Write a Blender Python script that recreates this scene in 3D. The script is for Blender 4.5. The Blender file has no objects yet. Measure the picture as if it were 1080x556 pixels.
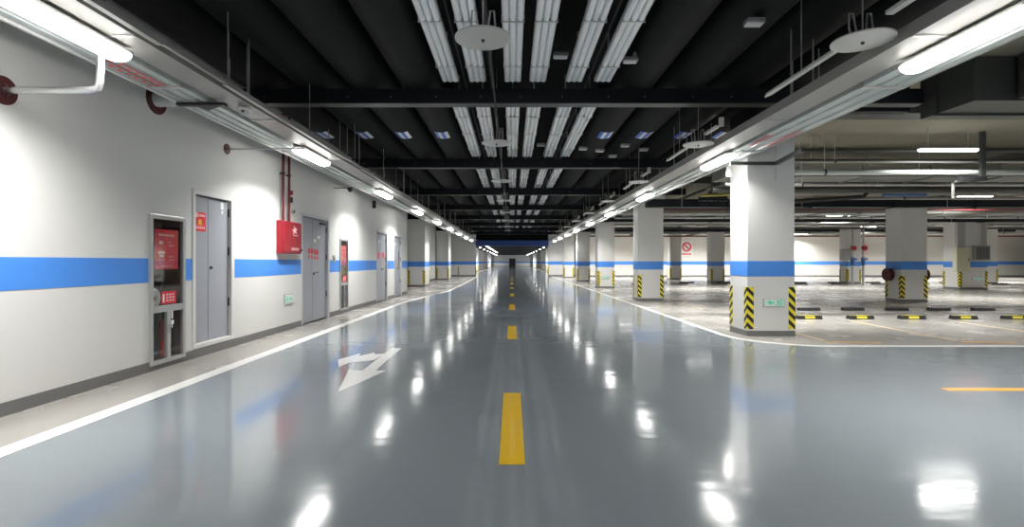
import bpy, bmesh, math, random
from mathutils import Vector, Matrix
random.seed(7)
PI = math.pi
sc = bpy.context.scene
COL = sc.collection

# ------------------------------------------------------------------ camera, world, exposure
CAM_H = 1.25
FPX = 542.0
cam_d = bpy.data.cameras.new('camera')
cam_d.sensor_fit = 'HORIZONTAL'; cam_d.sensor_width = 36.0
cam_d.lens = 36.0 * FPX / 1080.0
cam_d.shift_y = -1.7 / 1080.0
cam_d.clip_end = 400; cam_d.clip_start = 0.05
cam = bpy.data.objects.new('camera', cam_d); COL.objects.link(cam)
cam.location = (0, 0, CAM_H); cam.rotation_euler = (PI/2, 0, 0)
sc.camera = cam

world = bpy.data.worlds.new('world'); sc.world = world; world.use_nodes = True
bg = world.node_tree.nodes['Background']
bg.inputs['Color'].default_value = (0.85, 0.93, 1.0, 1); bg.inputs['Strength'].default_value = 0.05
sc.view_settings.view_transform = 'Standard'; sc.view_settings.look = 'None'
sc.view_settings.gamma = 1.0; sc.view_settings.use_curve_mapping = False
sc.view_settings.exposure = 0.22
try:
    sc.cycles.use_denoising = True
    sc.cycles.max_bounces = 8; sc.cycles.diffuse_bounces = 4; sc.cycles.glossy_bounces = 4
    sc.cycles.sample_clamp_indirect = 6.0
    sc.cycles.use_light_tree = True
    sc.cycles.denoising_prefilter = 'ACCURATE'; sc.cycles.denoising_quality = 'HIGH'
except Exception: pass
LANE_W = 63.0       # watts of a lane lamp
PARK_W = 250.0       # watts of a parking lamp
TUBE_E = 10.5

# ------------------------------------------------------------------ materials
def mat(name, col, rough=0.6, metal=0.0, spec=0.5, emit=None, es=0.0, coat=0.0, alpha=None):
    m = bpy.data.materials.new(name); m.use_nodes = True
    b = m.node_tree.nodes['Principled BSDF']
    b.inputs['Base Color'].default_value = (*col, 1); b.inputs['Roughness'].default_value = rough
    b.inputs['Metallic'].default_value = metal; b.inputs['Specular IOR Level'].default_value = spec
    b.inputs['Coat Weight'].default_value = coat; b.inputs['Coat Roughness'].default_value = 0.05
    if emit: b.inputs['Emission Color'].default_value = (*emit, 1); b.inputs['Emission Strength'].default_value = es
    return m
def noisy(name, c1, c2, scale=3.0, rough=0.6, detail=4, stretch=(1,1,1), **k):
    m = mat(name, c1, rough, **k); nt = m.node_tree; n = nt.nodes; l = nt.links
    b = n['Principled BSDF']; tc = n.new('ShaderNodeTexCoord'); mp = n.new('ShaderNodeMapping')
    mp.inputs['Scale'].default_value = stretch
    ns = n.new('ShaderNodeTexNoise'); ns.inputs['Scale'].default_value = scale; ns.inputs['Detail'].default_value = detail
    mx = n.new('ShaderNodeMix'); mx.data_type = 'RGBA'
    mx.inputs[6].default_value = (*c1, 1); mx.inputs[7].default_value = (*c2, 1)
    l.new(tc.outputs['Object'], mp.inputs['Vector']); l.new(mp.outputs[0], ns.inputs['Vector'])
    l.new(ns.outputs['Fac'], mx.inputs[0]); l.new(mx.outputs[2], b.inputs['Base Color'])
    return m
def floor_mat(name, c1, c2, rough, coat, bump, bscale, stretch):
    m = noisy(name, c1, c2, 0.35, rough, coat=coat); nt = m.node_tree; n = nt.nodes; l = nt.links
    b = n['Principled BSDF']
    tc = n.new('ShaderNodeTexCoord'); mp = n.new('ShaderNodeMapping'); mp.inputs['Scale'].default_value = stretch
    ns = n.new('ShaderNodeTexNoise'); ns.inputs['Scale'].default_value = bscale; ns.inputs['Detail'].default_value = 2
    ns2 = n.new('ShaderNodeTexNoise'); ns2.inputs['Scale'].default_value = 1.3; ns2.inputs['Detail'].default_value = 3
    bp = n.new('ShaderNodeBump'); bp.inputs['Strength'].default_value = bump; bp.inputs['Distance'].default_value = 0.02
    mr = n.new('ShaderNodeMapRange'); mr.inputs[1].default_value = 0.3; mr.inputs[2].default_value = 0.7
    mr.inputs[3].default_value = rough * 0.75; mr.inputs[4].default_value = rough * 1.4
    l.new(tc.outputs['Object'], mp.inputs['Vector']); l.new(mp.outputs[0], ns.inputs['Vector'])
    l.new(tc.outputs['Object'], ns2.inputs['Vector'])
    l.new(ns.outputs['Fac'], bp.inputs['Height']); l.new(bp.outputs[0], b.inputs['Normal']); l.new(bp.outputs[0], b.inputs['Coat Normal'])
    l.new(ns2.outputs['Fac'], mr.inputs[0]); l.new(mr.outputs[0], b.inputs['Roughness'])
    b.inputs['Coat Roughness'].default_value = 0.06
    return m
def chevron_mat():
    m = mat('chevron', (0.01,0.01,0.01), 0.45); nt = m.node_tree; n = nt.nodes; l = nt.links
    b = n['Principled BSDF']; tc = n.new('ShaderNodeTexCoord'); s = n.new('ShaderNodeSeparateXYZ')
    a = n.new('ShaderNodeMath'); a.operation = 'ADD'; a2 = n.new('ShaderNodeMath'); a2.operation = 'ADD'
    d = n.new('ShaderNodeMath'); d.operation = 'DIVIDE'; d.inputs[1].default_value = 0.15
    f = n.new('ShaderNodeMath'); f.operation = 'FRACT'; g = n.new('ShaderNodeMath'); g.operation = 'GREATER_THAN'; g.inputs[1].default_value = 0.5
    mx = n.new('ShaderNodeMix'); mx.data_type = 'RGBA'; mx.inputs[6].default_value = (0.012,0.012,0.012,1); mx.inputs[7].default_value = (0.85,0.72,0.03,1)
    l.new(tc.outputs['Object'], s.inputs[0]); l.new(s.outputs[0], a.inputs[0]); l.new(s.outputs[1], a.inputs[1])
    l.new(a.outputs[0], a2.inputs[0]); l.new(s.outputs[2], a2.inputs[1]); l.new(a2.outputs[0], d.inputs[0])
    l.new(d.outputs[0], f.inputs[0]); l.new(f.outputs[0], g.inputs[0]); l.new(g.outputs[0], mx.inputs[0]); l.new(mx.outputs[2], b.inputs['Base Color'])
    return m
def glass_mat():
    m = bpy.data.materials.new('clear_glass'); m.use_nodes = True; nt = m.node_tree; n = nt.nodes
    n.clear(); o = n.new('ShaderNodeOutputMaterial'); t = n.new('ShaderNodeBsdfTransparent'); g = n.new('ShaderNodeBsdfGlossy')
    g.inputs['Roughness'].default_value = 0.03; t.inputs['Color'].default_value = (0.93,0.96,0.95,1)
    lw = n.new('ShaderNodeLayerWeight'); pw = n.new('ShaderNodeMath'); pw.operation = 'POWER'; pw.inputs[1].default_value = 4.0
    ad = n.new('ShaderNodeMath'); ad.operation = 'MULTIPLY_ADD'; ad.inputs[1].default_value = 0.6; ad.inputs[2].default_value = 0.04
    nt.links.new(lw.outputs['Facing'], pw.inputs[0]); nt.links.new(pw.outputs[0], ad.inputs[0])
    mx = n.new('ShaderNodeMixShader'); nt.links.new(ad.outputs[0], mx.inputs[0]); nt.links.new(t.outputs[0], mx.inputs[1]); nt.links.new(g.outputs[0], mx.inputs[2])
    nt.links.new(mx.outputs[0], o.inputs[0]); return m
M = {
 'wall': noisy('white_wall_paint', (0.76,0.755,0.735), (0.735,0.73,0.71), 0.8, 0.55),
 'wall_beige': noisy('cream_wall_paint', (0.76,0.74,0.70), (0.73,0.71,0.67), 0.8, 0.6),
 'blue': mat('blue_wall_paint', (0.075,0.29,0.84), 0.45),
 'base': noisy('grey_skirting', (0.20,0.20,0.20), (0.15,0.15,0.15), 2.0, 0.4),
 'epoxy': floor_mat('grey_epoxy', (0.232,0.262,0.284), (0.216,0.246,0.268), 0.10, 0.0, 0.10, 2.5, (0.7,1.8,1)),
 'concrete': floor_mat('sealed_concrete', (0.37,0.355,0.33), (0.32,0.31,0.29), 0.22, 0.0, 0.10, 2.2, (0.8,1.4,1)),
 'white_paint': mat('white_line_paint', (0.80,0.80,0.78), 0.3, coat=0.3),
 'yellow_paint': mat('yellow_line_paint', (0.84,0.52,0.012), 0.3, coat=0.3),
 'cream_paint': mat('worn_bay_line_paint', (0.72,0.56,0.36), 0.35, coat=0.2),
 'orange_paint': mat('orange_line_paint', (0.78,0.36,0.05), 0.35, coat=0.2),
 'black': noisy('black_ceiling_paint', (0.005,0.006,0.005), (0.004,0.004,0.004), 3, 0.8, spec=0.2),
 'rib': noisy('black_duct_wrap', (0.005,0.006,0.0055), (0.0035,0.004,0.0035), 5, 0.7, spec=0.22),
 'beam': mat('black_steel_beam', (0.008,0.010,0.014), 0.5, spec=0.25),
 'beam_edge': mat('grey_beam_edge', (0.09,0.095,0.095), 0.45, 0.3),
 'beam_blue': mat('blue_lintel_paint', (0.02,0.06,0.26), 0.5),
 'slab': noisy('beige_slab', (0.25,0.23,0.18), (0.19,0.175,0.135), 1.2, 0.8),
 'duct': noisy('dark_grey_duct', (0.05,0.054,0.05), (0.035,0.038,0.035), 2.5, 0.45),
 'duct_l': noisy('galvanised_duct', (0.30,0.31,0.29), (0.22,0.23,0.21), 2.5, 0.4, metal=0.2),
 'tray': noisy('beige_tray_paint', (0.33,0.32,0.30), (0.28,0.275,0.26), 2.0, 0.4),
 'busway': noisy('pale_busway', (0.58,0.62,0.60), (0.50,0.55,0.54), 2.0, 0.22),
 'steel': mat('bright_steel', (0.62,0.63,0.63), 0.25, 0.9),
 'galv': mat('galvanised_steel', (0.5,0.5,0.49), 0.35, 0.5),
 'flute': mat('fluted_white_metal', (0.90,0.92,0.94), 0.2, 0.3),
 'flute_gap': mat('grey_flute_back', (0.55,0.56,0.58), 0.4, 0.3),
 'disc': mat('pale_disc', (0.55,0.54,0.51), 0.3),
 'door': noisy('grey_door_paint', (0.37,0.385,0.43), (0.34,0.355,0.40), 1.5, 0.3),
 'frame': mat('light_grey_frame', (0.58,0.59,0.61), 0.3, 0.1),
 'cabinet_frame': mat('brushed_cabinet_frame', (0.55,0.56,0.56), 0.32, 0.6),
 'gap': mat('dark_gap', (0.03,0.03,0.035), 0.6),
 'maroon': noisy('maroon_lining', (0.085,0.012,0.014), (0.05,0.008,0.010), 6, 0.5),
 'red': mat('fire_red', (0.33,0.010,0.022), 0.4),
 'red_bright': mat('sign_red', (0.75,0.03,0.05), 0.4),
 'red_pipe': mat('red_pipe_paint', (0.13,0.014,0.016), 0.5),
 'sleeve': mat('maroon_sleeve', (0.075,0.008,0.008), 0.55),
 'white': mat('plain_white', (0.82,0.82,0.80), 0.4),
 'pink': mat('faded_print', (0.85,0.55,0.55), 0.5),
 'green': mat('sign_green', (0.02,0.42,0.20), 0.4, emit=(0.05,0.9,0.45), es=0.25),
 'sign_face': mat('sign_face', (0.62,0.68,0.64), 0.3, emit=(0.8,1.0,0.9), es=0.08),
 'sign_lit': mat('sign_lit_white', (0.8,0.95,0.88), 0.3, emit=(0.65,1.0,0.85), es=1.1),
 'tube': mat('lamp_tube', (0.9,0.9,0.9), 0.3, emit=(1.0,0.985,0.95), es=TUBE_E),
 'rubber': mat('black_rubber', (0.012,0.012,0.013), 0.5),
 'stop_yellow': mat('stop_yellow', (0.75,0.66,0.05), 0.4),
 'chevron': chevron_mat(), 'glass': glass_mat(),
 'blue_band': mat('blue_band_paint', (0.04,0.15,0.65), 0.4), 'brass': mat('brass', (0.5,0.38,0.15), 0.35, 0.8),
 'cabinet_cream': mat('cream_cabinet_paint', (0.68,0.68,0.50), 0.4), 'cabinet_grey': mat('grey_cabinet_paint', (0.38,0.38,0.37), 0.4),
 'yellow_pipe': mat('yellow_pipe_paint', (0.28,0.24,0.05), 0.5), 'blue_pipe': mat('blue_pipe_paint', (0.05,0.15,0.40), 0.4),
 'extinguisher': mat('extinguisher_red', (0.60,0.03,0.02), 0.25),
}

# ------------------------------------------------------------------ mesh helpers
class MB:
    def __init__(s): s.v = []; s.f = []; s.mi = []; s.cur = 0
    def quad(s, *p):
        n = len(s.v); s.v += [tuple(q) for q in p]; s.f.append(tuple(range(n, n+len(p)))); s.mi.append(s.cur); return s
    def box(s, x0, x1, y0, y1, z0, z1):
        if x0 > x1: x0, x1 = x1, x0
        if y0 > y1: y0, y1 = y1, y0
        n = len(s.v)
        s.v += [(x0,y0,z0),(x1,y0,z0),(x1,y1,z0),(x0,y1,z0),(x0,y0,z1),(x1,y0,z1),(x1,y1,z1),(x0,y1,z1)]
        for q in ((0,3,2,1),(4,5,6,7),(0,1,5,4),(1,2,6,5),(2,3,7,6),(3,0,4,7)):
            s.f.append(tuple(n+i for i in q)); s.mi.append(s.cur)
        return s
    def prism(s, poly, a, b, axis='z'):
        """extrude polygon [(u,v)] from a to b: axis z -> (u,v,t), y -> (u,t,v), x -> (t,u,v)"""
        def P(u, v, t): return (u,v,t) if axis == 'z' else ((u,t,v) if axis == 'y' else (t,u,v))
        n = len(s.v); k = len(poly)
        s.v += [P(u,v,a) for u,v in poly] + [P(u,v,b) for u,v in poly]
        s.f.append(tuple(range(n+k-1, n-1, -1))); s.f.append(tuple(range(n+k, n+2*k))); s.mi += [s.cur]*2
        for i in range(k):
            j = (i+1) % k; s.f.append((n+i, n+j, n+k+j, n+k+i)); s.mi.append(s.cur)
        return s
    def tube(s, pts, r, seg=12, caps=True):
        pts = [Vector(p) for p in pts]; rr = r if isinstance(r, (list, tuple)) else [r]*len(pts)
        n = len(s.v); prev = None
        for i, p in enumerate(pts):
            d = (pts[min(i+1, len(pts)-1)] - pts[max(i-1, 0)])
            d = d.normalized() if d.length > 1e-9 else prev[0]
            if prev is None:
                a = Vector((0,0,1)) if abs(d.z) < 0.9 else Vector((1,0,0)); u = d.cross(a).normalized()
            else:
                u = prev[1] - d * prev[1].dot(d); u = u.normalized()
            w = d.cross(u); prev = (d, u)
            for k in range(seg):
                t = 2*PI*k/seg; s.v.append(tuple(p + (u*math.cos(t) + w*math.sin(t))*rr[i]))
        for i in range(len(pts)-1):
            for k in range(seg):
                a = n+i*seg+k; b = n+i*seg+(k+1) % seg
                s.f.append((a, b, b+seg, a+seg)); s.mi.append(s.cur)
        if caps:
            s.f.append(tuple(range(n+seg-1, n-1, -1))); m = n+(len(pts)-1)*seg; s.f.append(tuple(range(m, m+seg))); s.mi += [s.cur]*2
        return s
    def build(s, name, m, parent=None, smooth=False, bevel=0.0, origin=None):
        me = bpy.data.meshes.new(name)
        vs = s.v
        if origin: vs = [(x-origin[0], y-origin[1], z-origin[2]) for x,y,z in s.v]
        me.from_pydata(vs, [], s.f)
        for mm in (m if isinstance(m, (list, tuple)) else [m]): me.materials.append(M[mm])
        me.polygons.foreach_set('material_index', s.mi)
        bm = bmesh.new(); bm.from_mesh(me); bmesh.ops.recalc_face_normals(bm, faces=bm.faces); bm.to_mesh(me); bm.free()
        if smooth: 
            me.polygons.foreach_set('use_smooth', [True]*len(me.polygons))
            me.set_sharp_from_angle(angle=math.radians(40))
        me.update()
        o = bpy.data.objects.new(name, me); COL.objects.link(o)
        if origin: o.location = origin
        if parent: 
            o.parent = parent
            if origin: o.location = origin
        if bevel:
            b = o.modifiers.new('bevel', 'BEVEL'); b.width = bevel; b.segments = 2; b.limit_method = 'ANGLE'
        return o
def tag(o, label=None, cat=None, group=None, kind=None):
    if label: o['label'] = label
    if cat: o['category'] = cat
    if group: o['group'] = group
    if kind: o['kind'] = kind
    return o
def empty(name, loc=(0,0,0), rz=0):
    o = bpy.data.objects.new(name, None); COL.objects.link(o); o.location = loc; o.rotation_euler = (0,0,rz); o.empty_display_size = 0.1
    return o
KIDS = {}
def dup(o, parent=None):
    c = o.copy(); COL.objects.link(c)
    if parent: c.parent = parent
    for ch in [x for x in COL.objects if x.parent == o]: dup(ch, c)
    return c
def struct(o): o['kind'] = 'structure'; return o
ORD = ['nearest', 'second', 'third', 'fourth', 'fifth', 'sixth', 'seventh', 'eighth', 'ninth', 'tenth', 'eleventh', 'twelfth', 'thirteenth', 'fourteenth', 'fifteenth']
def box1(name, m, dims, parent=None, bevel=0.0): return MB().box(*dims).build(name, m, parent, bevel=bevel)

# ------------------------------------------------------------------ the setting
WX = -4.12           # left wall face
FAR = 140.0
struct(box1('floor', 'concrete', (-6.5, 46, -14, 142, -0.2, 0)))
# grey epoxy lane (3 mm coat), rounded corner towards the parking area
def arc(cx, cy, r, a0, a1, n=10): return [(cx+r*math.cos(a0+(a1-a0)*i/n), cy+r*math.sin(a0+(a1-a0)*i/n)) for i in range(n+1)]
LX = [(-3.34,-13.5), (-3.34,15.5), (-3.1,18.5), (-2.72,22), (-2.72,29), (-3.0,44.2), (-3.9,46), (-4.3,139.9)]
RX = [(4.3,139.9), (3.9,46), (3.35,43.9), (3.45,34)]
corner = arc(4.75, 8.75, 1.15, PI, 1.5*PI)
edgeR = RX + corner + [(45.9, 7.6)]
def x_at(path, y):
    for (xa, ya), (xb, yb) in zip(path, path[1:]):
        if min(ya, yb)-1e-6 <= y <= max(ya, yb)+1e-6 and abs(yb-ya) > 1e-6: return xa+(xb-xa)*(y-ya)/(yb-ya)
    return None
mb = MB(); ysr = sorted({round(p[1],4) for p in LX if p[1] > 7.6} | {round(p[1],4) for p in edgeR if p[1] > 7.6} | {7.6})
right = RX + corner
for a, b in zip(ysr, ysr[1:]):
    ra, rb = x_at(right, a), x_at(right, b)
    if ra is None: ra = 4.75
    mb.quad((x_at(LX, a), a, 0.003), (ra, a, 0.003), (rb, b, 0.003), (x_at(LX, b), b, 0.003))
mb.quad((-3.34,-13.5,0.003), (45.9,-13.5,0.003), (45.9,7.6,0.003), (4.75,7.6,0.003), (-3.34,7.6,0.003))
mb.build('floor_lane', 'epoxy')['kind'] = 'structure'
def ribbon(path, w, name, m, z0=0.003, z1=0.0055, parent=None):
    L, R = [], []
    for i, p in enumerate(path):
        a = Vector(path[max(i-1,0)]); b = Vector(path[min(i+1, len(path)-1)]); d = (b-a).normalized(); nrm = Vector((-d.y, d.x))
        p = Vector(p); L.append(p+nrm*w/2); R.append(p-nrm*w/2)
    mb = MB(); n = len(L)
    for i in range(n-1):
        mb.prism([tuple(L[i]), tuple(L[i+1]), tuple(R[i+1]), tuple(R[i])], z0, z1)
    return struct(mb.build(name, m, parent))
ribbon(LX[:6], 0.17, 'road_marking', 'white_paint', 0.0005, 0.0055)
ribbon(RX[1:] + corner + [(45.9,7.6)], 0.12, 'road_marking', 'white_paint', 0.0005, 0.0055)
for k in range(9):
    y0 = 3.16 + 5.12*k
    struct(box1('road_marking', 'yellow_paint', (-0.08, 0.08, y0, y0+1.72, 0.002, 0.0055)))
# turn-and-straight arrow painted on the lane
def fl(px, py):
    d = FPX*CAM_H/(py-276.3); return ((px-540)*d/FPX, d)
def cz(a, b): return fl(340+a/7.94, 360+b/7.94)
mb = MB()
for poly in ([(580,58),(660,62),(445,250),(335,250)], [(220,245),(530,250),(125,437)],
             [(135,222),(132,158),(320,103),(300,128),(436,98),(440,112),(524,106),(432,160),(220,186)]):
    mb.prism([cz(*p) for p in poly], 0.002, 0.0055)
struct(mb.build('road_marking', 'white_paint'))
# parking bay lines: pale orange separators with an orange cross piece at their lane end
for k in range(12):
    x = 4.95 + 2.1*k
    ribbon([(x, 8.15), (x+0.12, 10.9)], 0.07, 'road_marking', 'cream_paint', 0.0005, 0.003)
    ribbon([(x-0.05, 8.02), (x+0.75, 7.95)], 0.06, 'road_marking', 'orange_paint', 0.0005, 0.003)
    ribbon([(x+0.1, 13.6), (x+0.1, 16.8)], 0.07, 'road_marking', 'cream_paint', 0.0005, 0.003)
ribbon([(4.22, 5.02), (9.5, 5.0)], 0.10, 'road_marking', 'orange_paint', 0.002, 0.0055)
struct(box1('drain_slot', 'base', (6.0, 36, 12.2, 12.26, 0.0005, 0.004)))

# --- left wall with openings: (y0, y1, z0, z1, depth)
OPEN = [(5.86,6.41,0.10,1.76,0.26), (6.66,7.56,0.17,2.16,0.10), (10.08,11.52,0.0,2.18,0.10),
        (12.31,12.83,0.12,1.77,0.26), (15.66,16.92,0.0,2.17,0.10), (18.0,19.12,0.0,2.17,0.10)]
def wall_with_openings(x, y0, y1, z0, z1, openings, name, m):
    mb = MB(); ys = sorted({y0, y1, *[o[0] for o in openings], *[o[1] for o in openings]})
    zs = sorted({z0, z1, *[o[2] for o in openings], *[o[3] for o in openings]})
    for a, b in zip(ys, ys[1:]):
        for c, d in zip(zs, zs[1:]):
            my, mz = (a+b)/2, (c+d)/2
            if any(o[0] < my < o[1] and o[2] < mz < o[3] for o in openings): continue
            mb.quad((x,a,c), (x,b,c), (x,b,d), (x,a,d))
    for a, b, c, d, t in openings:
        xb = x - t
        mb.quad((x,a,c),(xb,a,c),(xb,a,d),(x,a,d)); mb.quad((x,b,c),(x,b,d),(xb,b,d),(xb,b,c))
        mb.quad((x,a,d),(xb,a,d),(xb,b,d),(x,b,d)); mb.quad((x,a,c),(x,b,c),(xb,b,c),(xb,a,c)); mb.quad((xb,a,c),(xb,b,c),(xb,b,d),(xb,a,d))
    xb = x - 0.5
    mb.quad((xb,y0,z0),(xb,y0,z1),(xb,y1,z1),(xb,y1,z0)); mb.quad((x,y1,z0),(x,y1,z1),(xb,y1,z1),(xb,y1,z0)); mb.quad((x,y0,z0),(xb,y0,z0),(xb,y0,z1),(x,y0,z1))
    return mb.build(name, m)
wl = struct(wall_with_openings(WX, -14, 20.2, 0, 4.3, OPEN, 'wall_left', 'wall'))
SZ0, SZ1 = 1.015, 1.29
mb = MB(); cuts = [-14] + sum([[o[0]-0.045, o[1]+0.045] for o in OPEN], []) + [20.2]
for a, b in zip(cuts[::2], cuts[1::2]): mb.box(WX, WX+0.003, a, b, SZ0, SZ1)
mb.build('stripe', 'blue', wl)
mb = MB(); cuts = [-14, 10.03, 11.57, 15.61, 16.97, 17.95, 19.17, 20.2]
for a, b in zip(cuts[::2], cuts[1::2]): mb.box(WX, WX+0.012, a, b, 0, 0.11)
struct(mb.build('baseboard_left', 'base'))
# recess behind the left wall's end, portal walls, far corridor, parking walls
def plain_wall(name, x0, x1, y0, y1, z1=4.3, m='wall', face=None):
    w = struct(box1(name, m, (x0, x1, y0, y1, 0, z1)))
    return w
def dress(w, name, segs):
    """segs: boxes (x0,x1,y0,y1) of the thin face skin that carries stripe and skirting"""
    a = MB(); b = MB()
    for x0, x1, y0, y1 in segs: a.box(x0,x1,y0,y1,SZ0,SZ1); b.box(x0,x1,y0,y1,0,0.13)
    a.build('stripe', 'blue', w); struct(b.build(name, 'base'))
w = plain_wall('wall_left.001', -5.7, -5.3, 20.2, 44); dress(w, 'baseboard_left.001', [(-5.3,-5.29,20.2,44)])
w = plain_wall('wall_portal_left', -6.2, -3.1, 44, 44.6); dress(w, 'baseboard_portal_left', [(-5.3,-3.09,43.99,44)])
w = plain_wall('wall_portal_right', 3.1, 5.4, 44, 44.6); dress(w, 'baseboard_portal_right', [(3.09,5.4,43.99,44)])
w = plain_wall('wall_far_left', -6.0, -5.5, 44.6, FAR); dress(w, 'baseboard_far_left', [(-5.5,-5.49,44.6,FAR)])
w = plain_wall('wall_far_right', 5.5, 6.0, 44.6, FAR); dress(w, 'baseboard_far_right', [(5.49,5.5,44.6,FAR)])
w = plain_wall('wall_far_end', -5.5, 5.5, FAR, FAR+0.4); dress(w, 'baseboard_far_end', [(-5.5,-0.8,FAR-0.02,FAR),(1.0,5.5,FAR-0.02,FAR)])
w = plain_wall('wall_parking_back', 5.4, 46, 43, 43.5, m='wall_beige'); dress(w, 'baseboard_parking_back', [(5.4,46,42.98,43)])
w = plain_wall('wall_parking_right', 45.5, 46, -14, 43, m='wall'); dress(w, 'baseboard_parking_right', [(45.49,45.5,-14,43)])
w = plain_wall('wall_rear', -4.6, 46, -14.4, -14, m='wall'); dress(w, 'baseboard_rear', [(-4.1,46,-14,-13.99)])
# ceilings
struct(box1('ceiling', 'black', (-6.2, 4.9, -14.4, 44.6, 4.3, 4.5)))
struct(box1('ceiling_parking', 'slab', (4.9, 46, -14.4, 43.5, 3.95, 4.5)))
struct(box1('ceiling_far', 'black', (-6.0, 6.0, 44.6, FAR+0.4, 3.10, 3.30)))
# steel beams across the lane
BEAMS = [7.5 + 5.1*k for k in range(-1, 8)]
for y in BEAMS:
    if y < 2: continue
    b = struct(box1('ceiling_beam', 'beam', (WX, 6.0, y, y+0.16, 3.57, 3.78)))
    MB().box(WX, 6.0, y-0.012, y+0.17, 3.558, 3.57).build('flange', 'beam_edge' if y < 9 else 'duct', b)  # flange grey on the near beams, darker on the farther ones
    bo = MB()
    for i in range(12): 
        x = -3.6+0.62*i+random.uniform(-.05,.05)
        bo.tube([(x,y,3.66),(x,y-0.02,3.66)], 0.012, 8)
    bo.build('bolts', 'beam_edge', b)
# round black ducts/ribs running along the lane ceiling
RIBX = [-3.75, -2.95, -2.17, -1.39, 1.86, 2.64, 3.42, 4.2]
for x in RIBX:
    r = 0.35; mb = MB()
    poly = [(x + r*math.cos(PI+PI*i/16), 4.12 + r*math.sin(PI+PI*i/16)) for i in range(17)] + [(x+r, 4.3), (x-r, 4.3)]
    mb.prism(poly, -1.5, 43.8, 'y')
    rb = struct(mb.build('ceiling_rib', 'rib', smooth=True))
    # blue and white bands across the underside of the rib
    for Y, m in ((10.0, 0),):
        lb = MB()
        for j in range(4):
            lb.cur = 1 if j % 2 == 1 else 0
            ths = [PI*1.38+ (PI*0.24)*(j+t)/4 for t in (0, 0.5, 1)]
            for a, b2 in zip(ths, ths[1:]):
                q = r+0.004
                lb.quad((x+q*math.cos(a),Y,4.12+q*math.sin(a)),(x+q*math.cos(b2),Y,4.12+q*math.sin(b2)),(x+q*math.cos(b2),Y+0.5,4.12+q*math.sin(b2)),(x+q*math.cos(a),Y+0.5,4.12+q*math.sin(a)))
        lb.build('blue_white_band', ['blue_band', 'white'], rb)
# blue lintel over the portal
lt = struct(box1('portal_lintel', 'beam_blue', (-3.1, 3.1, 43.7, 44.5, 2.62, 3.08)))
struct(box1('wall_over_portal', 'black', (-3.1, 3.1, 44.0, 44.6, 3.08, 4.3)))
# drop beams of the parking ceiling
for y in (8.3, 16.0, 24.0, 32.0, 40.0): struct(box1('ceiling_beam', 'duct', (4.9, 45.5, y+0.3, y+0.7, 3.74, 3.95)))
for x in (12.2, 20.4, 28.4, 36.4): struct(box1('ceiling_beam', 'slab', (x+0.2, x+0.6, 7.9, 43, 3.72, 3.95)))

# ------------------------------------------------------------------ doors of the left wall
def door(idx, y0, y1, z0, z1, split, sill=False, fm='frame'):
    r = empty('door_%d' % idx, (WX, y0, z0)); r['kind'] = 'structure'
    def P(mb, n, m, bevel=0.0, parent=r):
        o = mb.build(n, m, parent, bevel=bevel); o.location = (-WX, -y0, -z0) if parent == r else (0,0,0); return o
    fw = 0.05
    f = MB().box(WX-0.09, WX+0.012, y0-0.04, y0+0.02, z0, z1+0.04).box(WX-0.09, WX+0.012, y1-0.03, y1+0.05, z0, z1+0.04).box(WX-0.09, WX+0.012, y0+0.02, y1-0.03, z1-0.02, z1+0.04)
    P(f, 'door_frame', fm, 0.004)
    P(MB().box(WX-0.095, WX-0.07, y0, y1, z0, z1), 'door_backing', 'gap')
    xs = WX-0.05
    P(MB().box(xs-0.02, xs+0.012, y0+0.026, split-0.005, z0+0.015, z1-0.035), 'door_leaf', 'door', 0.003)
    P(MB().box(xs-0.02, xs+0.012, split+0.005, y1-0.045, z0+0.015, z1-0.035), 'door_leaf', 'door', 0.003)
    P(MB().tube([(xs+0.012,split+0.06,z0+1.0),(xs+0.03,split+0.06,z0+1.0)], 0.022, 12), 'door_lock', 'gap')
    if not sill: P(MB().tube([(xs+0.012,split+0.06,z0+1.03),(xs+0.06,split+0.06,z0+1.03),(xs+0.06,split+0.18,z0+1.03)], 0.011, 8), 'door_handle', 'steel')
    for zz in (0.25, 0.62, 0.9):
        z = z0 + (z1-z0)*zz
        P(MB().tube([(xs+0.02,y1-0.035,z-0.06),(xs+0.02,y1-0.035,z+0.06)], 0.012, 8), 'hinge', 'gap')
    if sill: P(MB().box(WX-0.09, WX+0.014, y0-0.04, y1+0.05, z0-0.05, z0+0.005), 'sill', 'white', 0.003)
    return r, P, xs
r1, P1, x1 = door(1, 6.66, 7.56, 0.17, 2.16, 7.03, True, 'wall')
# red notice on the left leaf of the first door
s = MB(); s.box(x1+0.012, x1+0.015, 6.72, 6.97, 1.66, 1.91); nt1 = P1(s, 'notice', 'red_bright')
s = MB()
s.box(x1+0.015,x1+0.0165,6.735,6.80,1.84,1.90)
for k in range(4): s.box(x1+0.015,x1+0.0165,6.82+0.035*k,6.845+0.035*k,1.855,1.885)
for k in range(5): s.box(x1+0.015,x1+0.0165,6.75+0.042*k,6.778+0.042*k,1.69,1.725)
P1(s, 'notice_print', 'pink', parent=nt1)
s = MB(); s.tube([(x1+0.015,6.845,1.785),(x1+0.0165,6.845,1.785)], 0.035, 16); s.box(x1+0.015,x1+0.0167,6.80,6.89,1.745,1.76); P1(s, 'notice_emblem', 'yellow_paint', parent=nt1)
s = MB(); s.box(x1+0.012,x1+0.016,7.33,7.40,2.00,2.10).box(x1+0.012,x1+0.017,7.34,7.385,1.93,1.985); P1(s, 'tag_card', 'white')
r2, P2, x2 = door(2, 10.08, 11.52, 0.0, 2.18, 10.70)
s = MB()
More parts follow.
